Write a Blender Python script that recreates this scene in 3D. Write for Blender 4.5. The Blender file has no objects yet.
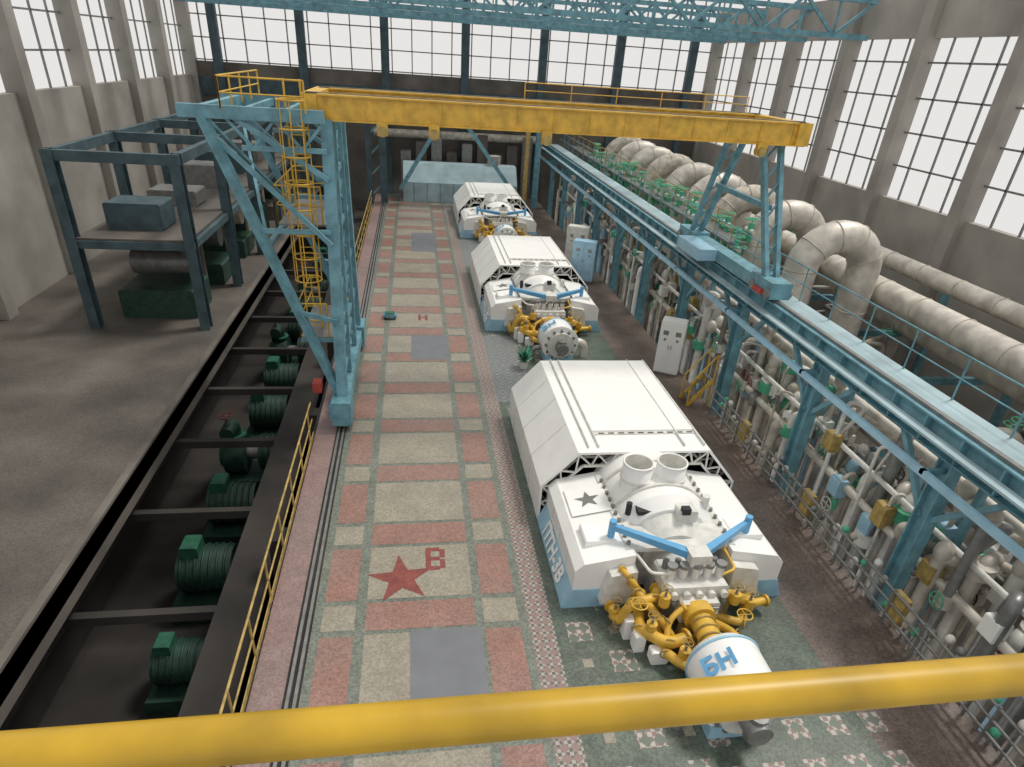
import bpy, math, random
from mathutils import Vector, Matrix
random.seed(4)
scene = bpy.context.scene
scene.view_settings.view_transform = 'Standard'

# ------------------------------------------------------------------ materials
MATS = {}
def mat(name, col, rough=0.5, metal=0.0, var=0.12, scale=6.0, speck=0.0, bump=0.0, wear=0.0):
    if name in MATS: return MATS[name]
    m = bpy.data.materials.new(name); m.use_nodes = True
    nt = m.node_tree; b = nt.nodes['Principled BSDF']
    b.inputs['Roughness'].default_value = rough
    b.inputs['Metallic'].default_value = metal
    tc = nt.nodes.new('ShaderNodeTexCoord')
    n = nt.nodes.new('ShaderNodeTexNoise'); n.inputs['Scale'].default_value = scale
    n.inputs['Detail'].default_value = 6
    nt.links.new(tc.outputs['Object'], n.inputs['Vector'])
    r = nt.nodes.new('ShaderNodeValToRGB')
    r.color_ramp.elements[0].position = 0.3; r.color_ramp.elements[1].position = 0.7
    lo = [max(0, c*(1-var)) for c in col]; hi = [min(1, c*(1+var)) for c in col]
    r.color_ramp.elements[0].color = (*lo, 1); r.color_ramp.elements[1].color = (*hi, 1)
    nt.links.new(n.outputs['Fac'], r.inputs['Fac'])
    out = r.outputs['Color']
    if wear > 0:
        n2 = nt.nodes.new('ShaderNodeTexNoise'); n2.inputs['Scale'].default_value = .45; n2.inputs['Detail'].default_value = 8
        n2.inputs['Roughness'].default_value = .7
        nt.links.new(tc.outputs['Object'], n2.inputs['Vector'])
        mr2 = nt.nodes.new('ShaderNodeMapRange'); mr2.inputs['From Min'].default_value=.35; mr2.inputs['From Max'].default_value=.7
        mr2.inputs['To Min'].default_value=0; mr2.inputs['To Max'].default_value=wear
        nt.links.new(n2.outputs['Fac'], mr2.inputs['Value'])
        mw_ = nt.nodes.new('ShaderNodeMix'); mw_.data_type='RGBA'
        nt.links.new(mr2.outputs['Result'], mw_.inputs['Factor'])
        nt.links.new(out, mw_.inputs[6]); mw_.inputs[7].default_value=(.22,.205,.185,1)
        out = mw_.outputs[2]
    if speck > 0:
        v = nt.nodes.new('ShaderNodeTexVoronoi'); v.inputs['Scale'].default_value = 26
        nt.links.new(tc.outputs['Object'], v.inputs['Vector'])
        hsv = nt.nodes.new('ShaderNodeSeparateColor')
        nt.links.new(v.outputs['Color'], hsv.inputs['Color'])
        mr = nt.nodes.new('ShaderNodeMapRange')
        mr.inputs['To Min'].default_value = 1-speck; mr.inputs['To Max'].default_value = 1+speck
        nt.links.new(hsv.outputs[0], mr.inputs['Value'])
        mx = nt.nodes.new('ShaderNodeVectorMath'); mx.operation = 'SCALE'
        nt.links.new(out, mx.inputs[0]); nt.links.new(mr.outputs['Result'], mx.inputs['Scale'])
        out = mx.outputs[0]
    nt.links.new(out, b.inputs['Base Color'])
    if bump > 0:
        bp = nt.nodes.new('ShaderNodeBump'); bp.inputs['Strength'].default_value = bump
        nt.links.new(n.outputs['Fac'], bp.inputs['Height']); nt.links.new(bp.outputs[0], b.inputs['Normal'])
    MATS[name] = m
    return m

def mosaic(name, c1, c2, c3, size):
    m = bpy.data.materials.new(name); m.use_nodes = True
    nt = m.node_tree; b = nt.nodes['Principled BSDF']; b.inputs['Roughness'].default_value = 0.45
    tc = nt.nodes.new('ShaderNodeTexCoord')
    def chk(s, a, c, rot=0):
        k = nt.nodes.new('ShaderNodeTexChecker'); k.inputs['Scale'].default_value = s
        mp = nt.nodes.new('ShaderNodeMapping'); mp.inputs['Rotation'].default_value[2] = rot
        mp.inputs['Location'].default_value[2] = 0.37
        nt.links.new(tc.outputs['Object'], mp.inputs['Vector'])
        nt.links.new(mp.outputs[0], k.inputs['Vector'])
        k.inputs['Color1'].default_value = (*a, 1); k.inputs['Color2'].default_value = (*c, 1)
        return k
    k1 = chk(1/size, c1, c2); k2 = chk(0.5/size, (0,0,0), (1,1,1), math.pi/4)
    mx = nt.nodes.new('ShaderNodeMix'); mx.data_type = 'RGBA'
    nt.links.new(k2.outputs['Fac'], mx.inputs['Factor'])
    nt.links.new(k1.outputs['Color'], mx.inputs[6]); mx.inputs[7].default_value = (*c3, 1)
    nt.links.new(mx.outputs[2], b.inputs['Base Color'])
    MATS[name] = m
    return m

WHITE = mat('white_paint', (.86,.86,.84), .4, 0, .04, 2)
WHITE2 = mat('offwhite_paint', (.66,.65,.61), .5, 0, .15, 5)
BLUE = mat('blue_steel_paint', (.13,.29,.35), .5, 0, .3, 3)
DBLUE = mat('dull_blue_steel', (.05,.085,.10), .6, 0, .35, 2)
LBLUE = mat('light_blue_paint', (.31,.52,.66), .45, 0, .12, 3)
ABLUE = mat('bright_blue_paint', (.12,.37,.64), .4, 0, .1, 3)
PBLUE = mat('pale_blue_paint', (.34,.46,.50), .6, 0, .2, 1)
YEL = mat('yellow_paint', (.64,.39,.05), .45, 0, .22, 4)
YEL3 = mat('handrail_yellow_paint', (.46,.28,.014), .4, 0, .3, 5)
YEL2 = mat('old_yellow_paint', (.38,.27,.085), .5, 0, .35, 6)
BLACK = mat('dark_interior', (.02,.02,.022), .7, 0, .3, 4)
GREY = mat('grey_steel', (.23,.23,.225), .4, .4, .2, 5)
SILV = mat('insulation_silver', (.57,.535,.475), .5, .2, .28, 2)
SILV2 = mat('pipe_insulation', (.46,.42,.355), .7, 0, .35, 3)
GREEN = mat('shaded_machine_green', (.015,.048,.033), .5, 0, .4, 4)  # pump green with the pit's shade put into the colour; deck boxes reuse it
GREENB = mat('valve_green', (.08,.42,.25), .5, 0, .2, 4)
DGREENB = mat('shaded_valve_green', (.02,.11,.065), .5, 0, .3, 4)  # valve green darkened to paint in pit shade; cart and plant leaves reuse it
RED = mat('red_paint', (.40,.05,.04), .5, 0, .2, 4)
PRED = mat('shaded_red_paint', (.16,.03,.025), .5, 0, .3, 4)  # handwheel red, darkened so the colour carries the pit's shade
T_RED = mat('terrazzo_red', (.275,.148,.118), .36, 0, .12, 1.5, .22, 0, .4)
T_BEI = mat('terrazzo_beige', (.295,.268,.208), .36, 0, .12, 1.3, .2, 0, .4)
T_GRN = mat('terrazzo_green', (.145,.168,.138), .36, 0, .15, 2, .3, 0, .35)
T_DGR = mat('tile_dark_green', (.075,.105,.082), .32, 0, .3, 2, .3, 0, .35)
T_PNK = mat('curb_pink', (.245,.158,.15), .5, 0, .15, 2, .2, 0, .5)
T_BRN = mat('floor_redbrown', (.14,.098,.082), .42, 0, .35, .9, .3, 0, .4)
T_PLT = mat('steel_floor_plate', (.17,.178,.195), .4, .1, .08, 2)
INLAY = mat('inlay_red', (.21,.055,.045), .45, 0, .15, 3, .2)
CONC = mat('concrete', (.13,.115,.10), .8, 0, .35, .6, 0, .2)
WALLC = mat('weathered_wall', (.33,.31,.28), .8, 0, .25, .4)
DECK = mat('deck_concrete', (.10,.088,.077), .7, 0, .4, .4, .2)
DCONC = mat('pit_shade_concrete', (.03,.026,.023), .85, 0, .5, .5, 0, .2)  # near-black colour holds the pit's shade; dark rail bed uses it too
BRICK = mat('brick_red_wall', (.22,.10,.08), .8, 0, .3, .8)
MOS = mosaic('mosaic_strip', (.36,.33,.30), (.12,.11,.10), (.25,.175,.155), .07)
MOS2 = mosaic('mosaic_patch', (.40,.375,.34), (.22,.145,.125), (.12,.145,.115), .09)
MOS3 = mosaic('mosaic_grey', (.24,.25,.25), (.135,.155,.15), (.18,.19,.19), .13)

# ------------------------------------------------------------------ mesh builder
def fr(d):
    d = d.normalized()
    a = Vector((0,0,1)) if abs(d.z) < .95 else Vector((0,1,0))
    u = d.cross(a).normalized(); v = u.cross(d).normalized()
    return d, u, v
class MB:
    def __init__(s): s.v=[]; s.f=[]; s.m=[]; s.sm=[]; s.slots=[]
    def mi(s, m):
        if m not in s.slots: s.slots.append(m)
        return s.slots.index(m)
    def add(s, vs, fs, m, smooth=False):
        o = len(s.v); s.v += [tuple(x) for x in vs]; k = s.mi(m)
        for f in fs: s.f.append(tuple(i+o for i in f)); s.m.append(k); s.sm.append(smooth)
    def rect(s, x0,x1,y0,y1,z,m): s.add([(x0,y0,z),(x1,y0,z),(x1,y1,z),(x0,y1,z)],[(0,1,2,3)],m)
    def box(s, x0,x1,y0,y1,z0,z1,m, bev=0):
        if bev:
            b=bev
            pr=[(x0+b,z0),(x1-b,z0),(x1,z0+b),(x1,z1-b),(x1-b,z1),(x0+b,z1),(x0,z1-b),(x0,z0+b)]
            return s.prism(pr,y0,y1,m)
        vs=[(x0,y0,z0),(x1,y0,z0),(x1,y1,z0),(x0,y1,z0),(x0,y0,z1),(x1,y0,z1),(x1,y1,z1),(x0,y1,z1)]
        s.add(vs,[(0,3,2,1),(4,5,6,7),(0,1,5,4),(1,2,6,5),(2,3,7,6),(3,0,4,7)],m)
    def beam(s,p,q,w,h,m,w2=None,h2=None):
        p=Vector(p);q=Vector(q);d,u,v=fr(q-p); w2=w2 or w; h2=h2 or h
        vs=[p+u*a*w/2+v*b*h/2 for a,b in((-1,-1),(1,-1),(1,1),(-1,1))]+[q+u*a*w2/2+v*b*h2/2 for a,b in((-1,-1),(1,-1),(1,1),(-1,1))]
        s.add(vs,[(0,3,2,1),(4,5,6,7),(0,1,5,4),(1,2,6,5),(2,3,7,6),(3,0,4,7)],m)
    def ibeam(s,p,q,w,h,m,t=.03):
        p=Vector(p);q=Vector(q);d,u,v=fr(q-p)
        s.beam(p,q,t,h,m); s.beam(p+v*h/2,q+v*h/2,w,t,m); s.beam(p-v*h/2,q-v*h/2,w,t,m)
    def cyl(s,p,q,r,m,seg=14,r2=None,caps=True,smooth=True):
        p=Vector(p);q=Vector(q);d,u,v=fr(q-p); r2=r if r2 is None else r2
        vs=[];
        for c,rr in((p,r),(q,r2)):
            for i in range(seg):
                a=2*math.pi*i/seg; vs.append(c+(u*math.cos(a)+v*math.sin(a))*rr)
        s.add(vs,[(i,(i+1)%seg,seg+(i+1)%seg,seg+i) for i in range(seg)],m,smooth)
        if caps: s.add(vs,[tuple(range(seg))[::-1],tuple(range(seg,2*seg))],m)
    def pipe_open(s,p,q,r,t,m,min_=None,seg=24):
        p=Vector(p);q=Vector(q);d,u,v=fr(q-p); vs=[]
        for c,rr in((p,r),(q,r),(q,r-t),(p,r-t)):
            for i in range(seg):
                a=2*math.pi*i/seg; vs.append(c+(u*math.cos(a)+v*math.sin(a))*rr)
        fs=[]
        for k in range(2): fs+=[(k*seg+i,k*seg+(i+1)%seg,(k+1)*seg+(i+1)%seg,(k+1)*seg+i) for i in range(seg)]
        s.add(vs,fs,m,True)
        s.add(vs,[(2*seg+i,2*seg+(i+1)%seg,3*seg+(i+1)%seg,3*seg+i) for i in range(seg)],min_ or m,True)
    def tube(s,pts,r,m,seg=10,bend=0.0,n=5):
        pts=[Vector(p) for p in pts]
        if bend>0 and len(pts)>2:
            out=[pts[0]]
            for i in range(1,len(pts)-1):
                a,b,c=pts[i-1],pts[i],pts[i+1]
                l=min(bend,(a-b).length*.49,(c-b).length*.49)
                p0=b+(a-b).normalized()*l; p2=b+(c-b).normalized()*l
                for k in range(n+1):
                    t=k/n; out.append(p0*(1-t)**2+b*2*t*(1-t)+p2*t*t)
            out.append(pts[-1]); pts=out
        rings=[]; d,u,v=fr(pts[1]-pts[0])
        for i,p in enumerate(pts):
            if i==0: t=pts[1]-pts[0]
            elif i==len(pts)-1: t=pts[-1]-pts[-2]
            else: t=(pts[i+1]-pts[i]).normalized()+(pts[i]-pts[i-1]).normalized()
            t=t.normalized() if t.length>1e-6 else d
            u=(u-t*u.dot(t)).normalized(); v=u.cross(t)
            rings.append([p+(u*math.cos(2*math.pi*k/seg)+v*math.sin(2*math.pi*k/seg))*r for k in range(seg)])
        vs=[x for rg in rings for x in rg]; fs=[]
        for j in range(len(rings)-1):
            fs+=[(j*seg+k,j*seg+(k+1)%seg,(j+1)*seg+(k+1)%seg,(j+1)*seg+k) for k in range(seg)]
        s.add(vs,fs,m,True)
        L=(len(rings)-1)*seg
        s.add(vs,[tuple(range(seg)),tuple(range(L,L+seg))],m)
    def prism(s,pr,y0,y1,m,caps=True,axis='Y'):
        n=len(pr)
        if axis=='Y': vs=[(a,y0,b) for a,b in pr]+[(a,y1,b) for a,b in pr]
        else: vs=[(y0,a,b) for a,b in pr]+[(y1,a,b) for a,b in pr]
        s.add(vs,[(i,(i+1)%n,n+(i+1)%n,n+i) for i in range(n)],m)
        if caps: s.add(vs,[tuple(range(n))[::-1],tuple(range(n,2*n))],m)
    def ell(s,c,rx,ry,rz,m,su=18,sv=10,v0=-.5,v1=.5):
        vs=[];fs=[]
        for j in range(sv+1):
            t=math.pi*(v0+(v1-v0)*j/sv)
            for i in range(su):
                a=2*math.pi*i/su
                vs.append((c[0]+rx*math.cos(t)*math.cos(a),c[1]+ry*math.cos(t)*math.sin(a),c[2]+rz*math.sin(t)))
        for j in range(sv):
            fs+=[(j*su+i,j*su+(i+1)%su,(j+1)*su+(i+1)%su,(j+1)*su+i) for i in range(su)]
        s.add(vs,fs,m,True)
    def ring(s,c,nrm,R,r,m,seg=18,sg=6,a0=0,a1=2*math.pi):
        c=Vector(c);d,u,v=fr(Vector(nrm)); full=abs(a1-a0-2*math.pi)<1e-4
        n=seg if full else seg+1; vs=[]
        for i in range(n):
            a=a0+(a1-a0)*i/seg; o=u*math.cos(a)+v*math.sin(a)
            for k in range(sg):
                b=2*math.pi*k/sg; vs.append(c+o*(R+r*math.cos(b))+d*r*math.sin(b))
        fs=[]
        for i in range(seg):
            j=(i+1)%n
            fs+=[(i*sg+k,i*sg+(k+1)%sg,j*sg+(k+1)%sg,j*sg+k) for k in range(sg)]
        s.add(vs,fs,m,True)
    def wheel(s,c,nrm,R,m):
        c=Vector(c);d,u,v=fr(Vector(nrm)); s.ring(c,nrm,R,R*.09,m,16,5)
        s.cyl(c-u*R,c+u*R,R*.06,m,5); s.cyl(c-v*R,c+v*R,R*.06,m,5); s.cyl(c-d*R*.9,c,R*.1,m,6)
    def mesh(s,name):
        me=bpy.data.meshes.new(name); me.from_pydata(s.v,[],s.f)
        for m in s.slots: me.materials.append(m)
        me.polygons.foreach_set('material_index',s.m); me.polygons.foreach_set('use_smooth',s.sm)
        me.update(); return me
    def obj(s,name,loc=(0,0,0)):
        o=bpy.data.objects.new(name,s.mesh(name)); o.location=loc
        scene.collection.objects.link(o); return o
def inst(o,loc,rz=0,sc=1):
    n=bpy.data.objects.new(o.name.split('.')[0],o.data); n.location=loc; n.rotation_euler[2]=rz; n.scale=(sc,)*3
    scene.collection.objects.link(n); return n
def text(name,body,size,m,matrix,parent=None,ext=.004,bold=.0):
    c=bpy.data.curves.new(name,'FONT'); c.body=body; c.size=size; c.extrude=ext; c.offset=bold
    c.align_x='CENTER'; c.align_y='CENTER'; c.materials.append(m)
    o=bpy.data.objects.new(name,c); scene.collection.objects.link(o)
    if parent: o.parent=parent
    o.matrix_local=matrix if parent else o.matrix_local
    if not parent: o.matrix_world=matrix
    return o

# ------------------------------------------------------------------ floor
FAR=54
F=MB()
F.box(-3.0,10.0,-2,FAR,-.5,-.004,CONC)
F.rect(-3.0,-2.42,-2,FAR,0,T_PNK)
F.rect(-2.42,-2.13,-2,FAR,0,DCONC)
F.rect(-2.13,2.2,-2,FAR,0,T_GRN)
F.rect(2.2,2.7,-2,FAR,.002,MOS)
F.rect(2.7,7.9,-2,FAR,0,T_DGR)
F.rect(7.9,10.0,-2,FAR,0,T_BRN)
P=2.565; y0=8.98
for k in range(-5,18):
    a=y0+k*P
    if a+P>FAR: break
    F.rect(-1.10,1.12,a+.06,a+.80,.004,T_RED)
    F.rect(-1.10,1.12,a+.90,a+P-.04,.004,T_BEI)
    for (xa,xb) in ((-1.96,-1.31),(1.30,2.02)):
        F.rect(xa,xb,a+.10,a+.76,.004,T_BEI)
        F.rect(xa,xb,a+.90,a+P-.06,.004,T_RED)
for ya,yb in ((7.1,8.98),(22.0,24.4),(37.0,41.4)):
    F.rect(-.2,1.22,ya,yb,.008,T_PLT)
for i in range(3):
    for j in range(34):
        x=2.95+i*.72; y=2.2+j*.78
        if j%2==i%2: F.rect(x,x+.5,y,y+.5,.003,MOS2)
        else: F.rect(x+.15,x+.35,y+.15,y+.35,.003,T_BEI)
for k in range(3):
    F.rect(2.7,4.0,18.6+15.6*k,24.4+15.6*k,.0045,MOS3)
for j in range(8):
    for i in range(5):
        F.rect(4.9+i*.75,5.3+i*.75,1.5+j*.75,1.9+j*.75,.003,MOS2)
F.obj('floor')

B=MB()   # inlaid star
sc=(-.40,10.46,.009); pts=[]
for i in range(10):
    r=.76 if i%2==0 else .29
    a=math.pi/2+i*math.pi/5+.10
    pts.append((sc[0]+r*math.cos(a),sc[1]+r*math.sin(a),.009))
B.add([sc]+pts,[(0,i+1,(i+1)%10+1) for i in range(10)],INLAY)
B.obj('floor_star_inlay')
def lay_letter(kind,x,y,h,w,t):
    M=MB(); z=.0105
    if kind=='H':
        M.rect(x-w/2,x-w/2+t,y-h/2,y+h/2,z,INLAY); M.rect(x+w/2-t,x+w/2,y-h/2,y+h/2,z,INLAY); M.rect(x-w/2+t,x+w/2-t,y-t/2,y+t/2,z,INLAY)
    else:
        M.rect(x-w/2,x-w/2+t,y-h/2,y+h/2,z,INLAY)
        for yy in (y-h/2,y-t/2,y+h/2-t): M.rect(x-w/2+t,x+w/2-t,yy,yy+t,z,INLAY)
        M.rect(x+w/2-t,x+w/2,y-h/2+t*.5,y-t*.25,z,INLAY); M.rect(x+w/2-t,x+w/2,y+t*.25,y+h/2-t*.5,z,INLAY)
    M.obj('floor_letter_inlay')
lay_letter('B',.36,11.05,.74,.44,.12)
lay_letter('H',.3,26.4,.7,.4,.11)

R=MB()
for x in (-2.33,-2.2):
    R.box(x-.03,x+.03,-2,FAR,0,.05,GREY)
R.obj('crane_floor_rail')

# lower levels and side decks
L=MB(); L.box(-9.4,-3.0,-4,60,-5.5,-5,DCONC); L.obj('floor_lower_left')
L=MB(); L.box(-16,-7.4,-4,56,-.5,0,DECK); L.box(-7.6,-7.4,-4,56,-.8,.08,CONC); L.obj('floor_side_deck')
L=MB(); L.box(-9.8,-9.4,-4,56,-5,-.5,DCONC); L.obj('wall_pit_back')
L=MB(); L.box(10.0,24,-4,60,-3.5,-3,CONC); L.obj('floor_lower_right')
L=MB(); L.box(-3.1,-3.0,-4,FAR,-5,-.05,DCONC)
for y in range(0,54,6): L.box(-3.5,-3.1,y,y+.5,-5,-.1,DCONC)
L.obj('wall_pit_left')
# ------------------------------------------------------------------ walls
W=MB()
W.box(-16,24,56,56.4,-5,8.4,CONC)
W.box(12,24,55.9,56,5.8,7.2,BRICK); W.box(-16,12,55.9,56,6.2,7.4,DBLUE)
for x in (-14,-8,-2,4,10,16,22): W.box(x-.3,x+.3,55.5,56,-5,14,DBLUE)
W.obj('wall_far')
def sidewall(name,x0,x1,xi,z0,zs):
    W=MB(); W.box(x0,x1,-4,56,z0,zs,WALLC); W.box(x0,x1,-4,56,12,14,WALLC)
    for y in range(-4,57,6): W.box(min(x0,xi),max(x1,xi),y-.35,y+.35,z0,14,WALLC)
    for i in range(40): W.box((x0+x1)/2-.04,(x0+x1)/2+.04,-4+i*1.5-.04,-4+i*1.5+.04,zs,12,GREY)
    z=zs+1.5
    while z<12: W.box((x0+x1)/2-.04,(x0+x1)/2+.04,-4,56,z-.04,z+.04,GREY); z+=1.5
    W.obj(name)
sidewall('wall_left',-16.4,-16,-15.6,-.5,7.5); sidewall('wall_right',24,24.4,23.6,-3.5,5.0)
W=MB()
for x in [i*1.5 for i in range(-10,17)]: W.box(x-.04,x+.04,56.1,56.25,8.4,15,GREY)
for z in (8.5,9.9,11.3,12.7,14.9): W.box(-16,24,56.1,56.25,z-.04,z+.04,GREY)
W.obj('window_1')
for y in (36,42,48,53.5):
    M=MB(); n=20; x0,x1=-15.5,23.5
    M.beam((x0,y,12.0),(x1,y,12.0),.25,.25,BLUE); M.beam((x0,y,13.6),(x1,y,13.6),.25,.25,BLUE)
    for i in range(n):
        xa=x0+(x1-x0)*i/n; xb=x0+(x1-x0)*(i+1)/n
        M.beam((xa,y,12.0 if i%2 else 13.6),(xb,y,13.6 if i%2 else 12.0),.14,.14,BLUE)
        M.beam((xa,y,12.0),(xa,y,13.6),.1,.1,BLUE)
    M.obj('roof_truss')

# ------------------------------------------------------------------ railing helper
def railing(name,x,ya,yb,z,m,h=1.1,step=1.5,r=.025,mids=(.55,),kick=True):
    M=MB()
    M.cyl((x,ya,z+h),(x,yb,z+h),r,m,8)
    for k in mids: M.cyl((x,ya,z+k),(x,yb,z+k),r*.8,m,8)
    y=ya
    while y<=yb+.01:
        M.cyl((x,y,z),(x,y,z+h),r,m,8); y+=step
    if kick: M.box(x-.01,x+.01,ya,yb,z,z+.14,m)
    return M.obj(name)
railing('yellow_railing',-3.04,-2,16.6,0,YEL2)
railing('yellow_railing',-3.04,24.2,49,0,YEL2)

# ------------------------------------------------------------------ turbopump unit
def build_pump():
    M=MB()
    out=[(-2.5,0),(-2.5,1.0),(-1.65,1.95),(1.7,1.95),(2.55,1.0),(2.55,0)]
    inn=[(-2.44,0),(-2.44,.97),(-1.62,1.89),(1.67,1.89),(2.49,.97),(2.49,0)]
    y0,y1=3.0,8.3
    def strip(pr,ya,yb,m):
        n=len(pr); vs=[(a,ya,b) for a,b in pr]+[(a,yb,b) for a,b in pr]
        M.add(vs,[(i,i+1,n+i+1,n+i) for i in range(n-1)],m)
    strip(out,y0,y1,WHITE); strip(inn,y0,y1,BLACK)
    n=6
    M.add([(a,y0,b) for a,b in out]+[(a,y0,b) for a,b in inn],[(i,i+1,n+i+1,n+i) for i in range(n-1)],WHITE)
    M.add([(a,y1,b) for a,b in out],[tuple(range(6))],WHITE)
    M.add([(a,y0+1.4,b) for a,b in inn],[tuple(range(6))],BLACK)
    for yy in (y0+.04,y0+.45):
        i2=[(-2.14,0),(-2.14,.84),(-1.49,1.55),(1.54,1.55),(2.19,.84),(2.19,0)]
        for k in range(5):
            M.beam((i2[k][0],yy,i2[k][1]),(i2[k+1][0],yy,i2[k+1][1]),.06,.06,WHITE2)
            a=Vector((inn[k][0],yy,inn[k][1]));b=Vector((inn[k+1][0],yy,inn[k+1][1]))
            c=Vector((i2[k][0],yy,i2[k][1]));d=Vector((i2[k+1][0],yy,i2[k+1][1]))
            ns=max(2,int((b-a).length/.42))
            for q in range(ns):
                M.beam(a.lerp(b,q/ns),c.lerp(d,(q+.5)/ns),.04,.04,WHITE2)
                M.beam(c.lerp(d,(q+.5)/ns),a.lerp(b,(q+1)/ns),.04,.04,WHITE2)
    M.box(-1.1,1.62,3.95,8.2,1.95,2.0,WHITE)
    M.box(-1.1,1.62,3.80,3.88,1.95,1.98,WHITE2)
    for i in range(10): M.box(-.95+i*.26,-.95+i*.26+.15,3.82,3.86,1.975,1.99,BLACK)
    for x in (-1.35,-1.1,1.1,1.62): M.box(x-.012,x+.012,3.2,8.25,1.95,2.02,WHITE2)
    for sgn,xa,xb in((-1,-2.5,-1.65),(1,2.55,1.7)):
        for yy in (4.4,5.8,7.0):
            M.beam((xa,yy,1.0),(xb,yy,1.955),.02,.02,WHITE2)
    for yy in (4.4,5.8,7.0): 
        M.box(-2.52,-2.49,yy-.012,yy+.012,.0,1.0,WHITE2); M.box(2.54,2.57,yy-.012,yy+.012,0,1.0,WHITE2)
    # front body side boxes
    for sx in (-1,1):
        pr=[(sx*2.30,.50),(sx*2.30,1.0),(sx*2.12,1.18),(sx*1.05,1.38),(sx*1.05,.50)]
        M.prism(pr,0.0,3.05,WHITE)
        M.prism([(sx*2.5,0),(sx*2.5,.04),(sx*2.31,.50),(sx*1.05,.50),(sx*1.05,0)],-.02,2.98,LBLUE)
        M.prism([(sx*1.05,.3),(sx*1.75,.3),(sx*1.6,1.05),(sx*1.05,1.15)],-.25,0,WHITE2)
        M.box(min(sx*2.0,sx*1.3),max(sx*2.0,sx*1.3),.5,1.1,1.20,1.36,WHITE,.03)
        for i in range(3): M.box(min(sx*2.312,sx*2.30),max(sx*2.312,sx*2.30),.7+i*.75,.715+i*.75,.50,.98,WHITE2)
    # star badge on shoulder plate
    M.add([(-2.05,1.5,1.235),(-1.15,1.5,1.40),(-1.15,2.5,1.40),(-2.05,2.5,1.235)],[(0,1,2,3)],WHITE)
    sp=[]
    for i in range(10):
        r=.30 if i%2==0 else .12; a=math.pi/2+i*math.pi/5
        dx=r*math.cos(a); sp.append((-1.6+dx,2.0+r*math.sin(a),1.328+dx*.183))
    M.add([(-1.6,2.0,1.328)]+sp,[(0,i+1,(i+1)%10+1) for i in range(10)],GREY)
    def half(x,ya,yb,r,rb,zc,m,seg=20):
        vs=[]
        for y,rr in((ya,r),(yb,rb)):
            for i in range(seg+1):
                a=math.pi*i/seg; vs.append((x+rr*math.cos(a),y,zc+rr*math.sin(a)))
        M.add(vs,[(i,i+1,seg+2+i,seg+1+i) for i in range(seg)],m,True)
        M.add(vs,[tuple(range(seg+1))],m); M.add(vs,[tuple(range(seg+1,2*seg+2))],m)
        M.box(x-max(r,rb),x+max(r,rb),ya,yb,0.1,zc,m)
    half(0,1.25,3.2,1.22,1.25,.75,WHITE)
    half(0,.95,1.25,1.02,1.22,.75,WHITE)
    half(0,.45,.95,.72,.95,.75,WHITE2)
    half(0,1.55,1.62,1.27,1.27,.75,WHITE2)
    half(0,2.5,2.56,1.29,1.29,.75,WHITE2)
    half(0,-.1,.45,.5,.55,.75,WHITE2)
    M.box(-1.2,1.2,.2,2.9,1.28,1.38,WHITE2)
    for i in range(10):
        for sx in(-1,1): M.cyl((sx*1.12,.35+i*.25,1.36),(sx*1.12,.35+i*.25,1.46),.045,GREY,6)
    for i in range(9):
        a=math.pi*(i+.5)/9
        M.cyl((.88*math.cos(a),.9,.75+.88*math.sin(a)),(.88*math.cos(a),.98,.75+.88*math.sin(a)),.05,GREY,6)
    for x in (-.53,.27):
        M.pipe_open((x,2.0,1.6),(x,2.0,2.32),.34,.03,WHITE,WHITE2)
        M.cyl((x,2.0,1.7),(x,2.0,1.95),.3,WHITE2,16)
        M.ring((x,2.0,2.32),(0,0,1),.335,.025,WHITE,24,6)
        M.cyl((x,2.0,1.9),(x,2.0,1.96),.37,WHITE2,20)
    M.box(.05,.5,.75,1.1,1.55,1.85,WHITE2,.04); M.box(.12,.3,.7,.85,1.8,1.95,BLACK)
    M.cyl((.9,1.3,1.5),(.9,1.3,1.85),.09,WHITE2,10); M.cyl((-.9,1.2,1.5),(-.9,1.2,1.8),.07,BLACK,8)
    M.box(-.75,-.45,1.0,1.25,1.6,1.7,BLACK)
    # blue arms
    M.beam((-1.42,.65,1.62),(-.02,-.28,1.60),.10,.13,ABLUE,.17,.17)
    M.beam((1.62,.62,1.62),(.22,-.28,1.60),.10,.13,ABLUE,.17,.17)
    M.cyl((-1.42,.65,1.3),(-1.42,.65,1.78),.08,ABLUE,10); M.cyl((1.62,.62,1.3),(1.62,.62,1.78),.08,ABLUE,10)
    M.box(-.12,.32,-.5,-.16,1.45,1.72,WHITE2)
    # valve block
    M.box(-.6,.7,-.75,.1,.75,1.15,WHITE2,.05)
    for i in range(5):
        x=-.46+i*.26
        M.cyl((x,-.45,1.1),(x,-.45,1.42),.09,WHITE2,10); M.cyl((x,-.45,1.42),(x,-.45,1.5),.11,GREY,8)
        M.cyl((x,-.68,1.0),(x,-.86,1.0),.08,WHITE2,8); M.cyl((x,-.74,.85),(x,-.9,.85),.05,GREY,8)
        M.cyl((x,-.15,1.12),(x,-.15,1.36),.07,GREY,8)
    M.box(-.35,.45,-1.0,-.7,.45,.95,WHITE2,.04)
    for z in (.55,.7,.85): M.cyl((-.3,-1.04,z),(.4,-1.04,z),.03,GREY,6)
    M.tube([(-.5,-.5,1.3),(-.9,-.5,1.35),(-1.0,.1,1.3),(-1.0,.4,1.2)],.035,WHITE2,6,.1)
    M.tube([(.6,-.5,1.2),(.95,-.4,1.25),(.95,.2,1.3)],.035,YEL,6,.1)
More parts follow.
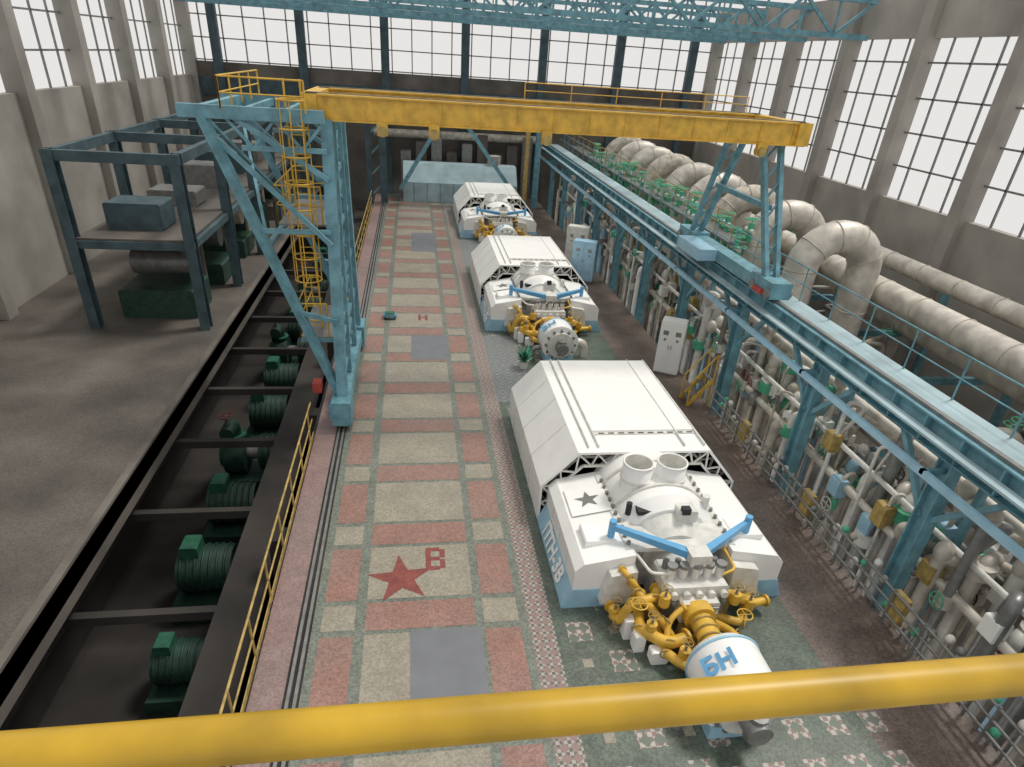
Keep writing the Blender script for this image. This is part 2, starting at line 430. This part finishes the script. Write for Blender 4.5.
    def yp(p,r): 
        M.tube(p,r,YEL,10,.25)
        for e in (p[0],p[-1]):
            i=1 if e is p[0] else -2
            d=(Vector(p[i])-Vector(e)).normalized()
            M.cyl(Vector(e),Vector(e)+d*.05,r*1.5,YEL,12)
        for q in p[1:-1]: M.ring(q,Vector(p[1])-Vector(p[0]),r*1.05,.02,YEL2,12,5)
    yp([(-1.5,-.25,.25),(-1.5,-.75,.25),(-1.3,-.75,.85),(-.8,-.7,.85),(-.6,-.3,.7)],.10)
    yp([(-1.15,-.2,.9),(-1.15,-.6,.95),(-.75,-1.0,.6),(-.5,-1.3,.3)],.08)
    yp([(-.95,-.25,.45),(-1.2,-1.1,.45),(-.7,-1.5,.45),(-.3,-1.4,.5)],.12)
    yp([(-.7,-.5,.3),(-.8,-1.6,.3),(-.4,-2.0,.3),(0,-2.0,.3)],.10)
    yp([(.6,-.3,.6),(1.0,-.6,.7),(1.35,-.6,.5),(1.5,-.2,.3)],.11)
    yp([(.5,-.7,.3),(1.1,-1.0,.3),(1.3,-.5,.3),(1.9,-.4,.3)],.09)
    yp([(.3,-.9,.4),(.7,-1.4,.5),(.45,-1.9,.6)],.09)
    yp([(-1.35,-.1,1.1),(-1.3,-.45,1.2),(-1.0,-.5,.8)],.06)
    yp([(-.3,-1.0,.9),(-.7,-1.2,.75),(-.75,-1.6,.2)],.06)
    for (x,y,z) in ((-1.5,-.5,.3),(-1.0,-1.2,.6),(-.7,-.9,1.0),(.9,-.75,.8),(1.3,-.7,.55),(-.5,-1.75,.45)):
        M.cyl((x,y,z-.12),(x,y,z+.12),.11,YEL,10); M.cyl((x,y,z+.12),(x,y,z+.3),.03,GREY,6); M.wheel((x,y,z+.32),(0,0,1),.11,YEL2)
    M.box(-1.0,-.6,-.6,-.3,.1,.6,YEL2,.03); M.box(.75,1.0,-.5,-.1,0,.5,YEL2,.03)
    M.box(-.6,.7,-.75,-.1,0,.75,GREY)
    # shaft coupling guard
    M.cyl((0,-.95,.7),(0,-1.2,.7),.32,YEL,18); M.cyl((0,-1.2,.7),(0,-1.9,.7),.23,YEL,18)
    M.cyl((0,-1.9,.7),(0,-2.1,.7),.38,YEL,18); M.box(-.32,.32,-2.1,-.95,.0,.42,YEL2)
    for yy in(-1.3,-1.5,-1.7): M.ring((0,yy,.7),(0,1,0),.24,.025,YEL2,18,5)
    M.wheel((-1.25,-1.0,1.05),(0,0,1),.16,YEL); M.wheel((.9,-1.2,.8),(0,0,1),.15,YEL)
    # small white boxes
    M.box(-1.42,-1.2,-.95,-.72,.0,.5,WHITE,.03); M.box(-1.3,-1.08,-1.28,-1.05,0,.42,WHITE,.03)
    M.box(-1.05,-.7,-1.60,-1.38,0,.32,WHITE,.03)
    # pump drum
    M.cyl((0,-2.15,.72),(0,-3.15,.72),.68,WHITE,32); M.cyl((0,-2.05,.72),(0,-2.15,.72),.6,WHITE2,28)
    M.ring((0,-2.2,.72),(0,1,0),.68,.03,LBLUE,32,6); M.ring((0,-3.1,.72),(0,1,0),.68,.04,WHITE2,32,6)
    M.cyl((0,-3.15,.72),(0,-3.3,.72),.5,WHITE2,24); M.cyl((0,-3.3,.72),(0,-3.7,.72),.22,GREY,16)
    M.cyl((0,-3.5,.45),(0,-3.5,1.0),.15,GREY,12)
    for i in range(12):
        a=2*math.pi*i/12; M.cyl((.56*math.cos(a),-3.15,.72+.56*math.sin(a)),(.56*math.cos(a),-3.24,.72+.56*math.sin(a)),.05,GREY,6)
    M.box(-.55,.55,-3.2,-2.1,0,.3,LBLUE)
    M.tube([(.5,-2.6,.6),(1.1,-2.6,.6),(1.1,-2.6,.0)],.16,SILV,12,.3)
    M.tube([(-.5,-2.9,.5),(-1.0,-2.9,.5),(-1.0,-2.9,.0)],.10,GREY,12,.3)
    return M
pm=build_pump(); PX=5.45
p1=pm.obj('turbopump_unit',(PX,9.36,0))
p2=inst(p1,(PX-.05,24.96,0)); p3=inst(p1,(PX-.1,40.5,0))
side=Matrix(((0,0,-1,0),(-1,0,0,0),(0,1,0,0),(0,0,0,1)))
tilt=Matrix.Rotation(math.radians(22.4),4,'Y')
for p,t in((p1,'ПTH-3B'),(p2,'ПTH-3Б'),(p3,'ПTH-3A')):
    text('side_label',t,.52,WHITE,Matrix.Translation((-2.425,1.45,.28))@tilt@side,p,ext=.01,bold=.014)
    mt=Matrix.Translation((-.40,-2.65,1.285))@Matrix.Rotation(math.radians(-36),4,'Y')
    text('drum_label','БH',.46,ABLUE,mt,p,bold=.014)

# ------------------------------------------------------------------ gantry crane
G=MB()
xl=-2.22; xr=10.5; zt=4.35
G.box(xl-.2,xl+.2,17.0,23.6,.42,.85,BLUE); G.box(xl-.28,xl+.28,16.8,17.8,.2,.95,BLUE); G.box(xl-.28,xl+.28,22.8,23.8,.2,.95,BLUE)
for y in (17.05,17.55,23.05,23.55): G.cyl((xl-.09,y,.24),(xl+.09,y,.24),.19,GREY,16)
G.box(xl-.34,xl-.28,16.9,17.7,.3,.8,ABLUE)
G.box(xl-.85,xl-.6,17.4,17.8,1.0,1.3,RED)
legs=[((xl,17.4,.9),(xl,18.7,8.3)),((xl,23.2,.9),(xl,21.9,8.3))]
for a,b in legs:
    G.beam(a,b,.30,.34,BLUE)
def LP(i,z):
    a,b=Vector(legs[i][0]),Vector(legs[i][1]); t=(z-.9)/7.4; return a.lerp(b,t)
zs=[.9,2.4,3.9,5.4,6.9,8.2]
for k,z in enumerate(zs[1:]):
    G.beam(LP(0,z),LP(1,z),.14,.18,BLUE)
    a,b=(0,1) if k%2==0 else (1,0)
    G.beam(LP(a,zs[k]),LP(b,z),.09,.09,BLUE)
    G.beam(LP(b,zs[k]),LP(a,z),.09,.09,BLUE)
G.beam((xl+.05,19.2,.9),(xl+.05,19.6,8.3),.16,.16,BLUE); G.beam((xl+.05,21.4,.9),(xl+.05,21.0,8.3),.16,.16,BLUE)
xo=-5.2
for y,yt in((17.45,18.2),(23.15,22.4)):
    G.beam((xl-.1,y,1.0),(xo,yt,8.4),.22,.22,BLUE)
    G.beam((xl,y+.1*(1 if y<20 else -1),3.2),(xl-1.0,y+(.25 if y<20 else -.25),3.4),.1,.12,BLUE)
    G.beam((xl,y+.5*(1 if y<20 else -1),5.6),(xl-1.9,y+(.5 if y<20 else -.5),5.6),.1,.12,BLUE)
    G.beam((xl,y+.3*(1 if y<20 else -1),5.3),(xo+.3,yt,7.8),.1,.12,BLUE)
    G.beam((xo-.5,yt,8.4),(xl,yt,8.4),.2,.3,BLUE)
    G.beam((xl,yt,6.9),(xl-2.2,yt,8.3),.12,.12,BLUE)
    G.beam((xl,yt,7.6),(xo+.9,yt,7.6),.1,.12,BLUE)
    for q in range(4): G.beam((xl-q*.6,yt,7.6 if q%2 else 8.3),(xl-(q+1)*.6,yt,8.3 if q%2 else 7.6),.07,.07,BLUE)
G.beam((xo,18.2,8.4),(xo,22.4,8.4),.2,.25,BLUE); G.beam((xo+1.3,17.9,5.2),(xo+1.3,22.7,5.2),.14,.14,BLUE)
G.beam((xo+1.3,17.9,5.2),(xo,22.4,8.4),.08,.08,BLUE); G.beam((xo+1.3,22.7,5.2),(xo,18.2,8.4),.08,.08,BLUE)
for x in (xl-1,xl-2): G.beam((x,18.2,8.4),(x,22.4,8.4),.14,.18,BLUE)
G.box(xl-1.1,xl-.2,17.9,20.6,2.55,2.6,GREY); G.box(xl-1.5,xl-.2,18.6,22,5.6,5.65,GREY)
G.beam((xl-1.1,17.9,2.5),(xl,17.9,2.5),.08,.12,BLUE); G.beam((xl-1.1,20.6,2.5),(xl,20.6,2.5),.08,.12,BLUE)
lx=-3.0; ly=18.6
for x in (lx-.2,lx+.2): G.cyl((x,ly,2.6),(x,ly,9.2),.026,YEL,6)
for i in range(22): G.cyl((lx-.2,ly,2.7+i*.29),(lx+.2,ly,2.7+i*.29),.016,YEL,5)
for i in range(8):
    z=4.2+i*.65; G.ring((lx,ly-.32,z),(0,0,1),.36,.024,YEL,16,5)
for a in range(5):
    an=math.pi+a*math.pi/4; G.cyl((lx+.36*math.cos(an),ly-.32+.36*math.sin(an),4.2),(lx+.36*math.cos(an),ly-.32+.36*math.sin(an),8.8),.016,YEL,5)
def rl(M,pts,z,h,m,r=.024,step=1.0):
    for a,b in zip(pts[:-1],pts[1:]):
        a=Vector((*a,z));b=Vector((*b,z)); up=Vector((0,0,h))
        M.cyl(a+up,b+up,r,m,6); M.cyl(a+up*.5,b+up*.5,r*.8,m,6)
        n=max(1,int((b-a).length/step))
        for i in range(n+1): c=a.lerp(b,i/n); M.cyl(c,c+up,r,m,6)
rl(G,[(xl-.3,17.9),(xl-1.1,17.9),(xl-1.1,20.6)],2.6,1.0,YEL)
rl(G,[(xl-.3,18.6),(xl-1.5,18.6),(xl-1.5,22),(xl-.3,22)],5.65,1.0,YEL)
rl(G,[(xl-.4,17.9),(xo+.6,17.9),(xo+.6,22.5)],8.5,.7,YEL)
def girder(y,za,zb,w):
    G.box(xl-.5,11.2,y-w/2,y+w/2,za,zb,YEL)
    G.box(xl-.5,11.2,y-w/2-.08,y+w/2+.08,zb,zb+.04,YEL); G.box(xl-.5,11.2,y-w/2-.08,y+w/2+.08,za-.04,za,YEL)
    for i in range(14): G.box(xl+i*1.0,xl+i*1.0+.03,y-w/2-.03,y+w/2+.03,za,zb,YEL)
girder(18.9,8.32,8.86,.4); girder(21.7,8.32,8.86,.4)
for x in (-.8,.55,3.6,9.9):
    G.box(x-.14,x+.14,18.55,18.72,8.0,8.34,YEL); G.cyl((x,18.5,8.1),(x,18.8,8.1),.13,YEL2,12)
for yy in (18.9,21.7): G.beam((xl-.5,yy,8.9),(11.2,yy,8.9),.06,.06,GREY)
rl(G,[(3.5,22.3),(11,22.3)],8.9,.45,YEL,.018,1.5)
for x in (xl-.4,11.1): G.box(x-.2,x+.2,18.6,22.0,8.3,8.9,YEL)
# right end: carriage + A frame
G.box(xr-.25,xr+.25,16.8,23.9,zt+.02,zt+.4,BLUE); G.box(xr-.32,xr+.32,16.6,17.9,zt+.02,zt+.5,BLUE); G.box(xr-.32,xr+.32,22.6,24.0,zt+.02,zt+.5,BLUE)
G.box(xr-.9,xr-.25,20.6,22.6,zt+.02,zt+.4,LBLUE)
for y in (16.75,17.7,22.75,23.85): G.cyl((xr-.38,y,zt+.17),(xr+.38,y,zt+.17),.15,GREY,16)
G.box(xr-.42,xr-.33,17.0,17.5,zt+.05,zt+.2,RED)
for ya,yb in((17.3,19.2),(23.2,21.4)):
    for dx in (-.28,.28):
        G.beam((xr+dx*.6,ya,zt+.4),(xr+dx,yb,8.35),.13,.2,BLUE)
    for k in range(7):
        t0=k/7;t1=(k+1)/7
        a=Vector((xr-.2,ya,zt+.4)).lerp(Vector((xr-.28,yb,8.35)),t0); b=Vector((xr+.2,ya,zt+.4)).lerp(Vector((xr+.28,yb,8.35)),t1)
        G.beam(a,b,.05,.05,BLUE)
G.beam((xr,18.4,6.6),(xr,22.2,6.6),.15,.15,BLUE)
G.obj('gantry_crane')

# ------------------------------------------------------------------ elevated track on right
K=MB()
K.ibeam((xr,-2,3.95),(xr,55,3.95),.36,.6,BLUE,.04)
K.box(xr-.06,xr+.06,-2,55,4.26,4.34,GREY)
K.box(xr+.25,xr+1.1,-2,55,4.1,4.15,PBLUE)
K.box(xr-.6,xr-.5,-2,55,3.3,3.45,LBLUE); K.box(xr-.45,xr-.2,-2,55,3.95,4.0,PBLUE)
y=0
while y<55:
    K.ibeam((xr,y,-3),(xr,y,3.65),.3,.34,BLUE,.04)
    K.beam((xr,y,3.65),(xr+1.2,y,4.0),.12,.14,BLUE)
    K.beam((xr,y+.1,2.2),(xr,y+1.5,3.7),.12,.12,BLUE); K.beam((xr,y-.1,2.2),(xr,y-1.5,3.7),.12,.12,BLUE)
    K.beam((xr+1.1,y,-3),(xr+1.1,y,4.1),.14,.14,BLUE)
    K.beam((xr-.6,y,3.4),(xr,y,3.4),.1,.1,BLUE)
    y+=4.6
for i in range(55): K.box(xr-.2,xr+.2,i-.02,i+.02,3.68,4.22,BLUE)
def railin(M,x,ya,yb,z,m,h=1.0,step=1.6,r=.022):
    M.cyl((x,ya,z+h),(x,yb,z+h),r,m,8); M.cyl((x,ya,z+h*.5),(x,yb,z+h*.5),r*.8,m,8)
    y=ya
    while y<=yb: M.cyl((x,y,z),(x,y,z+h),r,m,6); y+=step
railin(K,xr+1.05,-2,54,4.15,BLUE)
K.obj('elevated_crane_track')

# ------------------------------------------------------------------ process pipework (one mass)
V=MB()
for k,y in enumerate([47.5,44.5,41.5,38.3,34.8,31.5,28.2,24.8,21.2]):
    r=.58; ox,oz=13.9,-1.6
    mm=SILV if k%3 else SILV2
    V.tube([(ox,y,-3)]+[(ox+1.25-1.25*math.cos(math.pi*i/14),y,oz+5.6+1.19*math.sin(math.pi*i/14)) for i in range(15)]+[(ox+2.5,y,-3)],r,mm,20)
    for i in range(0,15,3):
        a=math.pi*i/14; V.ring((ox+1.25-1.25*math.cos(a),y,oz+5.6+1.19*math.sin(a)),(math.sin(a),0,math.cos(a)),r+.005,.025,SILV2,20,5)
    for z in (1,2.5): V.ring((ox,y,z),(0,0,1),r,.03,SILV2,20,5); V.ring((ox+2.5,y,z),(0,0,1),r,.03,SILV2,20,5)
for x,z,r in((13.1,2.6,.35),(13.0,1.4,.28),(17.5,3.2,.5),(18.9,2.2,.6),(20.6,3.4,.35)):
    V.cyl((x,-2,z),(x,54,z),r,SILV if r>.3 else SILV2,16)
    for i in range(27): V.ring((x,-1+i*2,z),(0,1,0),r,.03,SILV2,16,5)
for i in range(12):
    V.box(12.7,22,i*4.6-.1,i*4.6+.1,.7,.95,BLUE); V.beam((22,i*4.6,-3),(22,i*4.6,3),.25,.25,BLUE)
railin(V,12.4,24,54,4.2,YEL2,1.0,1.6,.025)
V.box(12.35,13.2,24,54,4.12,4.2,GREY)
rnd=random.Random(7)
cols=[SILV2,SILV,WHITE2,SILV2,SILV2,WHITE2,LBLUE,GREY,GREY]
for (x,z,r,m) in((11.0,.9,.1,SILV),(11.1,1.7,.07,WHITE2),(11.5,.5,.14,SILV2),(11.9,2.5,.12,SILV),(12.0,1.2,.09,GREY)):
    V.cyl((x,3,z),(x,50,z),r,m,10)
y=3.5
while y<50:
    for x in (10.9,11.35,11.8,12.3):
        if rnd.random()<.9:
            yy=y+rnd.uniform(-.3,.3); h=rnd.uniform(.6,3.0); r=rnd.choice([.04,.06,.1,.15]); m=rnd.choice(cols)
            V.tube([(x,yy,-2.9),(x,yy,h),(x+rnd.choice([.3,.5]),yy+rnd.uniform(-.5,.5),h),(x+.5,yy+.4,h-1.2)],r,m,8,.25)
            if rnd.random()<.75:
                zz=rnd.uniform(.3,h); V.cyl((x,yy,zz-.15),(x,yy,zz+.15),r*1.9,rnd.choice([GREY,WHITE2,SILV,GREENB]),10)
                V.cyl((x,yy,zz),(x-.2,yy,zz),.035,GREY,6); V.wheel((x-.2,yy,zz),(-1,0,0),rnd.uniform(.1,.2),rnd.choice([GREENB,RED,GREENB,GREENB,BLACK,WHITE2]))
            if rnd.random()<.3: V.ell((x,yy,h+.1),.2,.2,.26,rnd.choice(cols),10,6)
            if rnd.random()<.35: V.box(x-.15,x+.15,yy-.12,yy+.25,h*.5,h*.5+rnd.uniform(.3,.6),rnd.choice([WHITE2,WHITE,LBLUE,YEL2]),.02)
    y+=.62
for i in range(60):
    x=rnd.uniform(17,22); y=rnd.uniform(3,52); h=rnd.uniform(-1,3.2); r=rnd.choice([.08,.12,.2,.3])
    m=rnd.choice([SILV,SILV2,GREY,WHITE2])
    V.tube([(x,y,-3),(x,y,h),(x+rnd.choice([-1.,1.]),y,h),(x+rnd.choice([-1.,1.]),y+rnd.uniform(-2,2),h)],r,m,8,.4)
    if i%2==0: V.wheel((x,y,h+.5),(0,0,1),.28,rnd.choice([GREENB,GREENB,RED])); V.cyl((x,y,h),(x,y,h+.5),.06,GREY,6)
for i in range(60):
    x=rnd.uniform(12.6,13.4); y=rnd.uniform(22,50); z=rnd.uniform(3.6,4.6)
    V.cyl((x,y,z-.5),(x,y,z+.3),.12,GREENB,8); V.wheel((x,y,z+.45),(0,0,1),.26,GREENB); V.cyl((x,y-.35,z),(x,y+.35,z),.1,WHITE2,8)
V.obj('process_pipework_with_valves')
# instrument pipe rack and fence along floor edge
M=MB()
for z in (.9,.6,.3): M.cyl((9.8,2,z),(9.8,17.6,z),.03,GREY,8)
for i in range(18): M.cyl((9.8,2+i*.917,0),(9.8,2+i*.917,.95),.03,GREY,8)
rn=random.Random(3)
for i in range(50):
    y=2.6+i*.3; h=rn.uniform(.3,1.0); x=rn.uniform(9.88,9.98)
    M.cyl((x,y,0),(x,y,h),.03,rn.choice([WHITE2,GREY,SILV2]),6); M.ell((x,y,h),.09,.09,.1,rn.choice([WHITE2,SILV2,GREY,GREENB]),8,5)
for i in range(4): M.box(9.82,9.98,4.5+i*3.6,4.9+i*3.6,.2,.9,YEL2)
M.obj('instrument_guard_rail')
M=MB()
for dx in (0,.6):
    M.beam((9.2,18.2+dx,0),(9.95,18.2+dx,1.0),.04,.12,YEL); M.cyl((9.2,18.2+dx,.9),(9.95,18.2+dx,1.9),.025,YEL,8)
    M.cyl((9.2,18.2+dx,0),(9.2,18.2+dx,.9),.025,YEL,8); M.cyl((9.95,18.2+dx,0),(9.95,18.2+dx,1.9),.025,YEL,8)
for i in range(4): M.box(9.25+i*.19,9.42+i*.19,18.2,18.8,.2+i*.25,.23+i*.25,GREY)
M.obj('access_steps')

# ------------------------------------------------------------------ cabinets
def cabinet(name,x,y,w,d,h,m,rz=0):
    M=MB(); M.box(-w/2,w/2,-d/2,d/2,.08,h,m,.03); M.box(-w/2+.03,w/2-.03,-d/2+.03,d/2-.03,0,.08,GREY)
    for sgn in(-1,1):
        M.box(sgn*w/4-w/4+.03,sgn*w/4+w/4-.03,-d/2-.02,-d/2,.15,h-.08,m)
        M.box(sgn*.05-.012,sgn*.05+.012,-d/2-.05,-d/2-.02,h*.5,h*.5+.15,GREY)
        M.box(sgn*w/4-.1,sgn*w/4+.1,-d/2-.025,-d/2-.02,h*.75,h*.83,GREY)
        M.cyl((sgn*w/4,-d/2-.04,h*.67),(sgn*w/4,-d/2-.02,h*.67),.05,GREY,10)
    o=M.obj(name,(x,y,0)); o.rotation_euler[2]=rz; return o
cabinet('electrical_cabinet',9.4,20.9,.9,.55,2.1,WHITE,-.5)
cabinet('control_cabinet',8.75,32.2,1.2,.6,2.1,LBLUE,-.4)
cabinet('control_cabinet',8.9,34.5,1.2,.6,2.3,WHITE2,-.4)

M=MB(); M.box(-.28,.28,-.22,.22,.08,.22,BLUE,.03); M.box(-.2,.2,-.15,.15,.22,.26,DGREENB)
for a in(-.2,.2):
    for b in(-.15,.15): M.cyl((a-.03,b,.08),(a+.03,b,.08),.08,BLACK,10)
M.obj('floor_cart',(-1.1,26.3,0))
for (x,y) in ((3.95,21.3),):
    M=MB(); M.cyl((0,0,0),(0,0,.3),.15,WHITE2,12,.2)
    for i in range(60):
        a=rnd.uniform(0,6.28); l=rnd.uniform(.15,.42); zz=rnd.uniform(.3,.8)
        c=Vector((l*math.cos(a),l*math.sin(a),zz)); t=Vector((-math.sin(a),math.cos(a),0))*.05
        M.add([(0,0,.3),c*.6+t+Vector((0,0,.12)),c,c*.6-t+Vector((0,0,.12))],[(0,1,2,3)],DGREENB if i%2 else GREENB)
    M.obj('potted_plant',(x,y,0))

# ------------------------------------------------------------------ lower left machines
def lowmachine():
    M=MB()
    M.box(-1.2,1.2,-.8,.8,0,.5,GREEN,.05); M.cyl((-1.0,0,1.05),(.2,0,1.05),.55,GREEN,18)
    for i in range(7): M.ring((-.9+i*.16,0,1.05),(1,0,0),.56,.03,GREEN,18,5)
    M.cyl((.2,0,1.05),(.6,0,1.05),.22,GREY,12); M.cyl((.6,0,1.0),(1.2,0,1.0),.62,GREEN,18)
    M.cyl((1.2,0,1.0),(1.35,0,1.0),.4,DGREENB,14); M.tube([(.9,0,1.4),(.9,0,2.1),(.9,.75,2.1)],.2,GREEN,12,.3)
    M.cyl((.9,0,1.65),(.9,0,1.72),.34,DGREENB,14); M.wheel((.9,.5,2.6),(0,0,1),.2,PRED); M.cyl((.9,.5,2.1),(.9,.5,2.6),.05,GREY,6)
    M.box(-.9,-.5,-.25,.25,1.55,1.85,DGREENB,.03)
    return M.obj('green_feed_pump',(-5.7,12,-5))
lm=lowmachine()
for i in range(1,12): inst(lm,(-5.7,12+i*3.2,-5),rz=.0 if i%3 else math.pi,sc=1.25)
M=MB()
for x,z,r in((-3.9,-1.9,.16),(-4.1,-2.7,.2),(-8.4,-2.0,.25)):
    M.cyl((x,-3,z),(x,54,z),r,DCONC,12)
for i in range(15):
    M.box(-9.3,-3.6,i*3.7-.1,i*3.7+.1,-1.5,-1.25,DCONC)
M.box(-4.6,-3.6,-2,54,-1.26,-1.22,DCONC)
M.obj('lower_level_pipe_supports')
# steel frames and equipment on side deck
M=MB()
for i in range(6):
    y=25+i*5.4
    for x in (-8.2,-12.2): M.ibeam((x,y,0),(x,y,6.4),.35,.4,DBLUE,.04)
    M.beam((-12.2,y,6.2),(-8.2,y,6.2),.25,.35,DBLUE); M.beam((-12.2,y,3.2),(-8.2,y,3.2),.2,.28,DBLUE)
for x in (-8.2,-12.2):
    M.beam((x,25,6.2),(x,52.2,6.2),.25,.35,DBLUE); M.beam((x,25,3.2),(x,52.2,3.2),.2,.25,DBLUE)
M.box(-12.1,-8.3,25,52,3.35,3.42,DECK)
rr=random.Random(11)
for i in range(6):
    y=26+i*4.4
    M.box(-11.6,-8.8,y,y+2.2,0,rr.uniform(.8,1.6),rr.choice([CONC,DCONC,GREEN]),.08)
    M.cyl((-11.2,y+1.2,2.0),(-9,y+1.2,2.0),.5,rr.choice([CONC,GREY,SILV2]),14)
    M.tube([(-9.2,y+1,2.3),(-9.2,y+1,3.0),(-9.2,y+3,3.0),(-9.2,y+3,0)],.14,rr.choice([SILV2,CONC]),8,.3)
    M.box(-11.5,-9.5,y+.3,y+1.8,3.42,rr.uniform(4,4.8),rr.choice([CONC,GREY,DBLUE]),.06)
M.obj('side_steel_frame')

# ------------------------------------------------------------------ far end structures
M=MB(); Y=50.5
M.beam((-1.0,Y,1.0),(1.9,Y,5.6),.28,.28,BLUE); M.beam((7.4,Y,1.2),(3.9,Y,5.5),.28,.28,BLUE); M.beam((-3,Y,5.7),(11,Y,5.7),.35,.45,BLUE)
M.beam((-2.2,Y,0),(-2.2,Y,7.4),.5,.4,DBLUE); M.beam((-3.2,Y,0),(-3.2,Y,7.4),.4,.4,DBLUE); M.beam((9.2,Y,0),(9.2,Y,7.4),.4,.4,BLUE)
for i in range(5): M.beam((-3.2,Y,i*1.4+.4),(-2.2,Y,i*1.4+1.4),.12,.12,BLUE)
M.beam((8.3,Y-.5,0),(8.3,Y-.5,6.0),.3,.3,YEL2)
M.box(-3,11,Y+.6,Y+.9,6.5,7.2,BLACK)
M.obj('far_service_crane')
M=MB()
for i in range(9):
    M.box(-1+i*1.2,-.2+i*1.2,54.2,55.2,0,3.2+(i*7%3)*.7,CONC if i%2 else GREY,.05)
M.cyl((-3,54.6,4.4),(10,54.6,4.4),.3,SILV2,14); M.cyl((-3,54.6,5.2),(10,54.6,5.2),.18,GREY,14)
M.obj('end_wall_equipment')
M=MB()
M.prism([(51.2,0),(51.2,1.4),(52.3,2.6),(53.6,2.6),(53.6,0)],-.8,7.9,PBLUE,True,'X')
for x in range(0,8): M.box(x-.03,x+.03,51.16,51.2,0,1.4,BLUE)
M.cyl((6.2,52.9,2.6),(6.2,52.9,3.3),.5,SILV2,16)
M.obj('pale_blue_enclosure')

# ------------------------------------------------------------------ foreground hand rail
M=MB(); M.cyl((-2.2,.56,9.19),(3.2,.56,9.19),.032,YEL3,20)
for x in(-2.0,3.0): M.cyl((x,.56,8.1),(x,.56,9.19),.03,YEL3,14)
M.cyl((-2.2,.56,8.15),(3.2,.56,8.15),.03,YEL3,14)
M.box(-2.2,3.2,-1.0,.50,7.95,8.05,GREY)
M.obj('foreground_handrail')

# ------------------------------------------------------------------ light
w=bpy.data.worlds.new('hall_daylight'); scene.world=w; w.use_nodes=True
bg=w.node_tree.nodes['Background']; bg.inputs['Color'].default_value=(1,.985,.96,1); bg.inputs['Strength'].default_value=.80
s=bpy.data.lights.new('sun','SUN'); s.energy=2.1; s.angle=math.radians(12); s.color=(1,.96,.88)
so=bpy.data.objects.new('sun',s); scene.collection.objects.link(so)
so.rotation_euler=Vector((-.50,-.22,-1)).to_track_quat('-Z','Y').to_euler()

# ------------------------------------------------------------------ camera
cd=bpy.data.cameras.new('camera'); cam=bpy.data.objects.new('camera',cd); scene.collection.objects.link(cam)
Rv=Vector((.9892,-.1331,.0618)).normalized(); Fv=Vector((.1460,.8509,-.5044)).normalized()
Uv=Rv.cross(Fv); Rv=Fv.cross(Uv)
mw=Matrix((( Rv.x,Uv.x,-Fv.x,0),(Rv.y,Uv.y,-Fv.y,0),(Rv.z,Uv.z,-Fv.z,10),(0,0,0,1)))
cam.matrix_world=mw
cd.sensor_width=36; cd.sensor_fit='HORIZONTAL'; cd.lens=633*36/1024; cd.shift_x=.001; cd.shift_y=.0435; cd.clip_start=.05; cd.clip_end=400
scene.camera=cam
